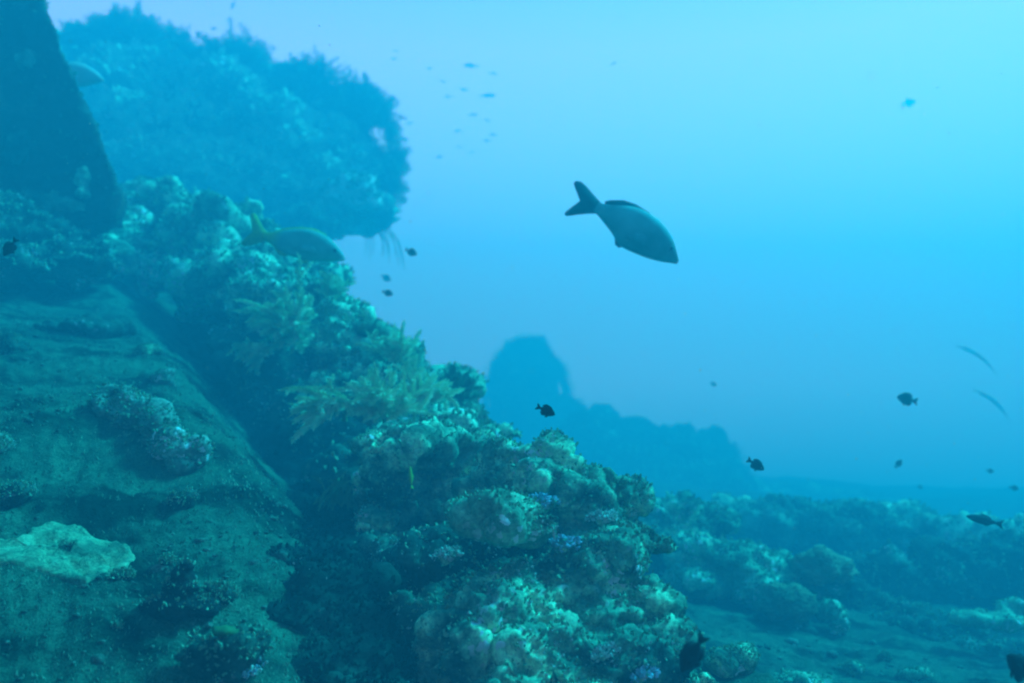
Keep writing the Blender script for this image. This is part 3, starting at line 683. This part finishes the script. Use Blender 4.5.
# ------------------------------------------------------------------ hull plate of the wreck, upper left
def hull_plate():
    poly = [(-260, -160), (-5, -150), (20, -60), (44, 0), (64, 50), (85, 100), (104, 148), (122, 195), (118, 214), (70, 232), (-20, 262), (-260, 320)]
    d0 = 8.0
    org = P(60, 220, d0); root = empty('hull_plate', org); tag(root, 'dark overgrown steel hull plate of the wreck leaning in at the upper left', 'wreck plate')
    bm = bmesh.new()
    fr = [bm.verts.new(P(a, b, d0) - org) for a, b in poly]
    f = bm.faces.new(fr)
    e = bmesh.ops.extrude_face_region(bm, geom=[f])
    for g in e['geom']:
        if isinstance(g, bmesh.types.BMVert): g.co += Vector((-.25, .55, 0))
    bmesh.ops.recalc_face_normals(bm, faces=bm.faces)
    me0 = bpy.data.meshes.new('p'); bm.to_mesh(me0); bm.free()
    o = bpy.data.objects.new('p', me0); C.objects.link(o)
    md = o.modifiers.new('r', 'REMESH'); md.mode = 'VOXEL'; md.voxel_size = .035
    for s, st in ((.6, .16), (.22, .09), (.08, .05), (.035, .03)):
        dd = o.modifiers.new('d', 'DISPLACE'); dd.texture = tex('CLOUDS', s); dd.strength = st; dd.mid_level = .5
    dg = bpy.context.evaluated_depsgraph_get(); dg.update()
    me = bpy.data.meshes.new_from_object(o.evaluated_get(dg)); C.objects.unlink(o); me.name = 'steel_plate'
    link('steel_plate', me, M['hull'], root)
    t = sow(me, 3500, (.012, .035), -.9, 9)
    tag(link('algae_turf', mesh_np('algae_turf', *t), M['soft_dark'], root, smooth=False), kind='stuff')
    for i, (px, py, rx, rz) in enumerate([(16, 150, 13, 16), (24, 62, 8, 9), (60, 206, 26, 8), (30, 200, 30, 9), (84, 182, 4, 16)]):
        q = P(px, py, d0 - .03) - org
        c = lump_mesh('crust_patch', [(q, (pxm(rx, d0), .035, pxm(rz, d0)))], .02, [('CLOUDS', .16, .10), ('CLOUDS', .06, .06)], 16, (.02, .05))
        link('crust_patch', c, M['far_reef'], root)
hull_plate()

# ------------------------------------------------------------------ loose rubble and grit
def fuzz():
    V, Fx = [], []; g = np.random.default_rng(21); n = 0
    while n < 16000:
        y = 1.7 + 5.8 * g.random() ** 1.4; x = g.uniform(-.70 * y, -.02 * y)
        if mnoise.noise(Vector((x * 2.2, y * 2.2, 3))) + g.uniform(-.5, .5) < -.05: continue
        n += 1; s = g.uniform(.003, .009) * (.6 + y * .16); z = seabed_h(x, y); b = len(V)
        a = g.uniform(0, 6.28); w = s * .5; dx, dy = math.cos(a) * w, math.sin(a) * w; lx, ly = g.normal(size=2) * s * .5
        V += [(x + dx, y + dy, z - .003), (x - dy, y + dx, z - .003), (x - dx, y - dy, z - .003), (x + dy, y - dx, z - .003), (x + lx + dx * .4, y + ly + dy * .4, z + s), (x + lx - dx * .4, y + ly - dy * .4, z + s * .9)]
        Fx += [(b, b + 1, b + 4), (b + 1, b + 2, b + 5, b + 4), (b + 2, b + 3, b + 5), (b + 3, b, b + 4, b + 5)]
    o = link('algae_fuzz', mesh_np('algae_fuzz', V, Fx), M['sand_fuzz'], smooth=False); tag(o, 'short algae fuzz and grit on the sand slope', 'algae', kind='stuff')
M['sand_fuzz'] = mat_plain('sand_algae', (.10, .18, .12), .8, 3, .95, .05)
fuzz()
def rubble():
    V, Fx = [], []; v, f = ico(1)
    rn = np.random.default_rng(11)
    def put(x, y, s):
        z = seabed_h(x, y); k = v * (s * rn.uniform(.5, 1.2), s * rn.uniform(.5, 1.2), s * rn.uniform(.3, .7)) * (1 + rn.normal(size=(len(v), 1)) * .18)
        b = len(V); V.extend((k + (x, y, z + s * .1)).tolist()); Fx.extend((f + b).tolist())
    n = 0
    while n < 1500:
        y = rn.uniform(1.8, 7); x = rn.uniform(-.75 * y, -.1 * y)
        if mnoise.noise(Vector((x * 1.6, y * 1.6, 0))) + rn.uniform(-.4, .4) < .05: continue
        put(x, y, rn.uniform(.004, .014) * (1 + (rn.random() < .06) * 1.5)); n += 1
    n = 0
    while n < 700:
        y = rn.uniform(3.5, 11); x = rn.uniform(.15 * y, .65 * y)
        if mnoise.noise(Vector((x * .9, y * .9, 7))) + rn.uniform(-.3, .3) < .1: continue
        put(x, y, rn.uniform(.006, .02) * (1 + (rn.random() < .06) * 1.5)); n += 1
    o = link('gravel', mesh_np('gravel', V, Fx), M['gravel'], smooth=True); tag(o, 'loose pale coral gravel strewn over the sand', 'gravel', kind='stuff')
M['gravel'] = mat_encrusted('dull_gravel', [(.04, .06, .05), (.09, .14, .10), (.2, .28, .22)], 1.4, None)
rubble()

# ------------------------------------------------------------------ fish
def fish_mat(name, back, belly, var=.15, scale=14, tailcol=None):
    """back to belly colour of the animal's own skin, by its own height axis"""
    m = bpy.data.materials.new(name); m.use_nodes = True; n = m.node_tree; b = n.nodes['Principled BSDF']
    b.inputs['Roughness'].default_value = .7; b.inputs['Specular IOR Level'].default_value = .12
    t = n.nodes.new('ShaderNodeTexCoord'); s = n.nodes.new('ShaderNodeSeparateXYZ'); n.links.new(t.outputs['Object'], s.inputs[0])
    r = n.nodes.new('ShaderNodeMapRange'); r.inputs['From Min'].default_value = -.12; r.inputs['From Max'].default_value = .12; n.links.new(s.outputs['Z'], r.inputs['Value'])
    mix = n.nodes.new('ShaderNodeMix'); mix.data_type = 'RGBA'; mix.inputs['A'].default_value = belly + (1,); mix.inputs['B'].default_value = back + (1,)
    n.links.new(r.outputs[0], mix.inputs['Factor']); last = mix.outputs['Result']
    if tailcol:
        r2 = n.nodes.new('ShaderNodeMapRange'); r2.inputs['From Min'].default_value = -.62; r2.inputs['From Max'].default_value = -.74
        n.links.new(s.outputs['X'], r2.inputs['Value'])
        m2 = n.nodes.new('ShaderNodeMix'); m2.data_type = 'RGBA'; m2.inputs['B'].default_value = tailcol + (1,)
        n.links.new(r2.outputs[0], m2.inputs['Factor']); n.links.new(last, m2.inputs['A']); last = m2.outputs['Result']
    a = n.nodes.new('ShaderNodeTexNoise'); a.inputs['Scale'].default_value = scale; a.inputs['Detail'].default_value = 4; n.links.new(t.outputs['Object'], a.inputs['Vector'])
    r3 = n.nodes.new('ShaderNodeMapRange'); r3.inputs['To Min'].default_value = 1 - 2 * var; r3.inputs['To Max'].default_value = 1 + 2 * var
    n.links.new(a.outputs[0], r3.inputs['Value']); v = n.nodes.new('ShaderNodeVectorMath'); v.operation = 'SCALE'
    n.links.new(last, v.inputs[0]); n.links.new(r3.outputs[0], v.inputs['Scale']); n.links.new(v.outputs[0], b.inputs['Base Color'])
    return m
M['fish_main'] = fish_mat('silver_grey_fish_skin', (.17, .34, .32), (.10, .21, .22), .42, 5)  # back lighter than belly
M['fish_main_fin'] = mat_plain('dark_grey_fin', (.035, .04, .04), .2, 30)
M['fish_olive'] = fish_mat('olive_fish_skin', (.15, .35, .30), (.20, .42, .36), .25, 9, (.30, .42, .08))
M['fish_yellow_fin'] = mat_plain('yellow_fin', (.30, .40, .08), .2, 30)
M['fish_dark'] = fish_mat('black_fish_skin', (.012, .012, .014), (.018, .018, .022), .2)
M['fish_dark_fin'] = mat_plain('black_fin', (.012, .012, .014), .2)
M['fish_grey'] = fish_mat('dusky_fish_skin', (.03, .03, .03), (.05, .05, .05), .2)
M['fish_grey_fin'] = mat_plain('dusky_fin', (.03, .03, .03), .2)
M['fish_pale'] = fish_mat('pale_fish_skin', (.4, .42, .38), (.55, .56, .5), .1)
M['fish_pale_fin'] = mat_plain('pale_fin', (.4, .4, .36), .2)
M['fish_yellow'] = mat_plain('bright_yellow_fish_skin', (.22, .38, .05), .25, 20)
M['eye'] = mat_plain('fish_eye', (.008, .008, .01), .1, 10, .15, .6)

def loft(V, Fx, prof, X=lambda t: -t, seg=20):
    base = len(V); n = len(prof)
    for (t, up, lo, w) in prof:
        c = (up + lo) / 2; h = (up - lo) / 2
        for k in range(seg):
            a = 2 * math.pi * k / seg; V.append((X(t), math.sin(a) * w, c + math.cos(a) * h))
    for i in range(n - 1):
        for k in range(seg):
            a0 = base + i * seg + k; a1 = base + i * seg + (k + 1) % seg; Fx.append((a0, a1, a1 + seg, a0 + seg))
    Fx.append(tuple(base + k for k in range(seg))[::-1]); Fx.append(tuple(base + (n - 1) * seg + k for k in range(seg)))
def smooth_prof(keys, n=28):
    ts = np.array([k[0] for k in keys]); out_ = []
    for t in np.linspace(0, 1, n) ** 1.15:
        row = [t * ts[-1]]
        for c in (1, 2, 3):
            ys = np.array([k[c] for k in keys]); x = t * ts[-1]
            i = min(max(np.searchsorted(ts, x) - 1, 0), len(ts) - 2); u = (x - ts[i]) / (ts[i + 1] - ts[i])
            m0 = (ys[min(i + 1, len(ts) - 1)] - ys[max(i - 1, 0)]) / (ts[min(i + 1, len(ts) - 1)] - ts[max(i - 1, 0)])
            m1 = (ys[min(i + 2, len(ts) - 1)] - ys[i]) / (ts[min(i + 2, len(ts) - 1)] - ts[i]); hh = ts[i + 1] - ts[i]
            row.append((2 * u ** 3 - 3 * u * u + 1) * ys[i] + (u ** 3 - 2 * u * u + u) * hh * m0 + (-2 * u ** 3 + 3 * u * u) * ys[i + 1] + (u ** 3 - u * u) * hh * m1)
        out_.append(row)
    return out_
def fin(V, Fx, poly, th=.006, y0=0., ytilt=0., zroot=0.):
    """thin fin of real thickness: polygon in x,z; middle thick, rim thin"""
    n = len(poly); base = len(V); cxm = sum(p[0] for p in poly) / n; czm = sum(p[1] for p in poly) / n
    yy = lambda p: y0 + ytilt * abs(p[1] - zroot)
    for s in (-1, 1):
        for p in poly: V.append((p[0], yy(p) + s * th * .3, p[1]))
        V.append((cxm, yy((cxm, czm)) + s * th, czm))
    for k in range(n):
        k2 = (k + 1) % n
        Fx.append((base + k, base + k2, base + n)); Fx.append((base + n + 1 + k2, base + n + 1 + k, base + 2 * n + 1))
        Fx.append((base + k, base + n + 1 + k, base + n + 1 + k2, base + k2))
PROF = {
 'snapper': dict(keys=[(0, .004, -.016, .006), (.035, .045, -.032, .028), (.12, .115, -.062, .055), (.24, .175, -.098, .075), (.38, .192, -.122, .08), (.52, .165, -.118, .068), (.66, .105, -.082, .045), (.76, .055, -.048, .025), (.82, .040, -.036, .016)],
   fins=[[(-.78, .042), (-.83, .075), (-.885, .13), (-.935, .185), (-.965, .20), (-.99, .19), (-.995, .165), (-.975, .11), (-.945, .05), (-.93, .0), (-.955, -.04), (-.985, -.085), (-1.0, -.125), (-.99, -.145), (-.96, -.15), (-.90, -.12), (-.83, -.075), (-.78, -.042)],
         [(-.20, .15), (-.25, .19), (-.36, .212), (-.5, .19), (-.62, .145), (-.72, .085), (-.73, .06), (-.6, .10), (-.4, .16)],
         [(-.50, -.10), (-.56, -.135), (-.62, -.14), (-.68, -.085), (-.70, -.06), (-.6, -.08)],
         [(-.30, -.09), (-.35, -.15), (-.42, -.165), (-.44, -.145), (-.38, -.10)]]),
 'main': dict(keys=[(0, .010, -.018, .007), (.05, .06, -.036, .034), (.108, .11, -.06, .056), (.2, .16, -.087, .075), (.3, .19, -.105, .082), (.45, .198, -.116, .078), (.57, .165, -.066, .058), (.72, .092, -.014, .024), (.78, .078, .0, .014)],
   fins=[[(-.76,.08),(-.85,.105),(-.93,.13),(-.99,.14),(-1.03,.125),(-1.035,.10),(-1.0,.075),(-.93,.045),(-.885,.02),(-.90,-.02),(-.935,-.07),(-.965,-.11),(-.965,-.13),(-.94,-.135),(-.88,-.09),(-.81,-.04),(-.74,.0)],
         [(-.30, .17), (-.40, .205), (-.52, .205), (-.62, .185), (-.71, .135), (-.745, .105), (-.72, .08), (-.55, .15), (-.4, .17)],
         [(-.42, -.10), (-.45, -.135), (-.49, -.13), (-.52, -.09), (-.50, -.07)]]),
 'damsel': dict(keys=[(0, .01, -.012, .006), (.05, .08, -.06, .035), (.16, .165, -.14, .065), (.32, .225, -.20, .08), (.48, .215, -.195, .07), (.62, .14, -.13, .045), (.73, .065, -.06, .022), (.78, .05, -.048, .015)],
   fins=[[(-.76, .05), (-.83, .09), (-.92, .15), (-1.0, .16), (-.95, .05), (-.93, .0), (-.95, -.05), (-1.0, -.16), (-.92, -.15), (-.83, -.09), (-.76, -.05)],
         [(-.2, .18), (-.28, .255), (-.42, .29), (-.58, .29), (-.70, .20), (-.72, .10), (-.55, .16), (-.35, .20)],
         [(-.38, -.18), (-.46, -.25), (-.60, -.27), (-.70, -.18), (-.71, -.09), (-.55, -.15)],
         [(-.26, -.17), (-.33, -.28), (-.42, -.30), (-.40, -.18)]]),
 'slender': dict(keys=[(0, .003, -.003, .003), (.15, .007, -.007, .006), (.28, .016, -.016, .013), (.5, .022, -.022, .017), (.75, .018, -.018, .013), (.9, .008, -.008, .006), (.95, .006, -.006, .004)],
   fins=[[(-.94, .006), (-1.0, .026), (-.98, .0), (-1.0, -.026), (-.94, -.006)], [(-.74, .014), (-.78, .028), (-.84, .024), (-.87, .01)], [(-.74, -.014), (-.78, -.028), (-.84, -.024), (-.87, -.01)]]),
 'spindle': dict(keys=[(0, .005, -.005, .004), (.08, .045, -.045, .03), (.25, .085, -.085, .055), (.45, .095, -.095, .055), (.65, .06, -.06, .035), (.8, .02, -.02, .012)],
   fins=[[(-.78, .02), (-.9, .07), (-1.0, .12), (-.93, .0), (-1.0, -.12), (-.9, -.07), (-.78, -.02)], [(-.3, .08), (-.42, .135), (-.62, .10), (-.66, .05)], [(-.45, -.08), (-.52, -.12), (-.64, -.08), (-.66, -.05)]]),
}
FM = {}
def fish_mesh(kind, mats):
    k = (kind,) + tuple(mats)
    if k in FM: return FM[k]
    V, Fx = [], []; pr = smooth_prof(PROF[kind]['keys']); loft(V, Fx, pr)
    nb = len(Fx)
    for p in PROF[kind]['fins']: fin(V, Fx, p)
    nf = len(Fx)
    if kind in ('main', 'snapper', 'damsel'):
        w = .062
        for sg in (-1, 1):
            fin(V, Fx, [(-.24, -.02), (-.30, .03), (-.38, .02), (-.44, -.03), (-.40, -.06), (-.30, -.055)], .004, sg * (w + .028), 0)
    if kind == 'slender': V = [(v[0], v[1], v[2] + .07 * math.sin(math.pi * -v[0])) for v in V]
    me = mesh_np('fish_body', V, Fx, [0] * nb + [1] * (nf - nb) + [0] * (len(Fx) - nf))
    for m in mats: me.materials.append(M[m])
    me.shade_smooth(); FM[k] = me; return me
def fish(label, kind, nose, tail, d, mats, dn=0., group=None, eye=False, fat=1.0, name='fish', cat='fish', roll=0.):
    d = RD(nose[0], d); a = P(nose[0], nose[1], d); b = P(tail[0], tail[1], d + dn); x = (a - b); ln = x.length; x.normalize()
    z = Vector((0, 0, 1)) - x * x.z; 
    if z.length < .05: z = Vector((1, 0, 0)) - x * x.x
    z.normalize(); y = z.cross(x)
    if roll:
        q = Matrix.Rotation(roll, 3, x); z = q @ z; y = q @ y
    mt = Matrix((x, y, z)).transposed().to_4x4(); mt.translation = a
    me = fish_mesh(kind, mats)
    o = bpy.data.objects.new(name, me); C.objects.link(o)
    o.matrix_world = mt @ Matrix.Diagonal((ln, ln, ln * fat, 1)); tag(o, label, cat, group)
    if eye:
        v, f = ico(3)
        for sg in (-1, 1):
            e = link('eye', mesh_np('eye', v * (.021, .009, .021 / fat), f), M['eye'], o, loc=(-.105, sg * (.046), .045))
    return o
fish('large grey snapper like fish with dark forked tail, alone in open water', 'main', (678, 262), (570, 197), 5.2, ('fish_main', 'fish_main_fin'), .10, eye=True, fat=1.08)
fish('large olive fish with yellow tail blending into the ridge, swimming right', 'snapper', (345, 259), (245, 231), 5.25, ('fish_olive', 'fish_yellow_fin'), .05, eye=True, fat=.95)
fish('pale fish half hidden behind the right edge of the dark hull plate', 'snapper', (104, 80), (20, 74), 6.9, ('fish_pale', 'fish_pale_fin'), .1, eye=False, fat=.9)
FD = ('fish_dark', 'fish_dark_fin'); FG = ('fish_grey', 'fish_grey_fin')
GD = 'small dark damselfish around the reef'
for lb, n_, t_, d, mt, dn in [
    ('small black damselfish in open water just above the crowning boulder', (555, 415), (536, 406), 2.6, FD, .01),
    ('small black damselfish in the open water above the far rock ridge, nose down', (764, 470), (747, 459), 4.5, FD, .01),
    ('dusky damselfish facing left in open water at the right, below the two slender fish', (897, 397), (918, 402), 6.0, FG, .02),
    ('large black damselfish over the rocks at the bottom, seen from the side', (681, 672), (705, 634), 1.9, FD, .02),
    ('black fish cut off by the lower right corner of the view', (1007, 655), (1034, 684), 2.0, FD, .02),
    ('dark elongated damselfish hovering just above the rock ledge at the right edge', (966, 516), (1004, 525), 4.2, FD, .04),
    ('small dusky fish in open water right of the drooping sea whips', (417, 255), (405, 249), 6, FG, .01),
    ('small dusky fish low beside the ridge crest, under the drooping sea whips', (393, 295), (382, 291), 6, FG, .01),
    ('faint tiny fish just above the dusky fish beside the ridge crest', (391, 281), (381, 275), 9.5, FG, .01),
    ('little dusky fish alone above the lower seabed, nose up to the right', (902, 460), (895, 468), 8, FG, .01),
    ('faint little fish low over the lower seabed beside the upright dusky fish', (923, 488), (917, 486), 13, FG, .01),
    ('tiny dusky fish near the right edge, the upper of two above the dark ledge fish', (994, 472), (986, 470), 9, FG, .01),
    ('tiny dusky fish near the right edge, the lower of two above the dark ledge fish', (1019, 489), (1009, 487), 9, FG, .01),
    ('very faint fish alone high in the open water at the upper right', (916, 101), (901, 105), 36, FG, .01),
    ('very faint small fish in the open water below the large grey fish', (717, 386), (710, 382), 16, FG, .01),
    ('dark damselfish with blue belly hovering over the slope at the left edge', (4, 256), (17, 238), 4.0, FD, .02)]:
    fish(lb, 'spindle' if 'elongated' in lb else 'damsel', n_, t_, d, mt, dn, GD if d < 6 else None, name='damselfish')
fish('upper of two slender faint fish gliding down at the right', 'slender', (997, 375), (956, 346), 21, FG, .1, 'slender fish in open water', name='trumpetfish', fat=1.6)
fish('lower of two slender faint fish gliding down at the right', 'slender', (1010, 422), (973, 390), 20, FG, .1, 'slender fish in open water', name='trumpetfish', fat=1.6)
fish('little bright yellow fish nosing upright along the coral pillar', 'spindle', (410, 466), (412, 490), 3.25, ('fish_yellow', 'fish_yellow'), .0, name='wrasse')
fish('little pale blue fish by the dark gap right of the pale coral ledge', 'spindle', (555, 540), (552, 526), 2.95, ('fish_pale', 'fish_pale'), .01, name='wrasse', fat=1.3)
school = [(471, 66, 10), (394, 59, 4), (396, 51, 4), (429, 68, 4), (443, 81, 4), (464, 90, 6), (448, 97, 5), (488, 96, 10), (493, 73, 5), (473, 115, 6), (488, 120, 4),
          (409, 124, 5), (458, 131, 5), (402, 139, 5), (493, 135, 5), (487, 141, 5), (460, 147, 4), (471, 152, 4), (439, 157, 5), (405, 153, 4)]
for i, (px, py, l) in enumerate(school):
    s = rng.choice([-1, 1]); h = l * .8
    fish('tiny faint fish in the loose school above the tip of the overhanging coral head', 'spindle', (px + s * h, py + rng.uniform(-1, 1)), (px - s * h, py), rng.uniform(24, 30), FG, .02,
         'tiny fish schooling beyond the coral head', name='schooling_fish', fat=1.2)
fish('tiny faint fish high in the water, nearest the top edge above the coral head', 'spindle', (231, 9), (235, 1), 18, FG, .02, name='schooling_fish', fat=1.3)
fish('tiny faint fish hanging above the top of the overhanging coral head', 'spindle', (217, 29), (210, 28), 18, FG, .02, name='schooling_fish', fat=1.5)
fish('tiny faint fish alone high in the water between the school and the top edge', 'spindle', (616, 62), (611, 65), 17, FG, .02, name='schooling_fish', fat=1.4)

# ------------------------------------------------------------------ particles drifting in the water
def marine_snow():
    V, Fx = [], []; v, f = ico(1); g = np.random.default_rng(31)
    for _ in range(900):
        d = 1.0 + 7 * g.random() ** 1.3; p = P(g.uniform(-150, 1170), g.uniform(-80, 760), d)
        if p.z < seabed_h(p.x, p.y) + .05: continue
        b = len(V); V.extend((v * g.uniform(.0005, .0011) * (.6 + .5 * d) * g.uniform(.6, 1.4, 3) + np.array(p)).tolist()); Fx.extend((f + b).tolist())
    o = link('drifting_particles', mesh_np('drifting_particles', V, Fx), M['particle']); tag(o, 'fine pale particles drifting in the water', 'particles', kind='stuff')
M['particle'] = mat_plain('drifting_particle', (.35, .45, .42), .5, 3, .9, .1)
marine_snow()
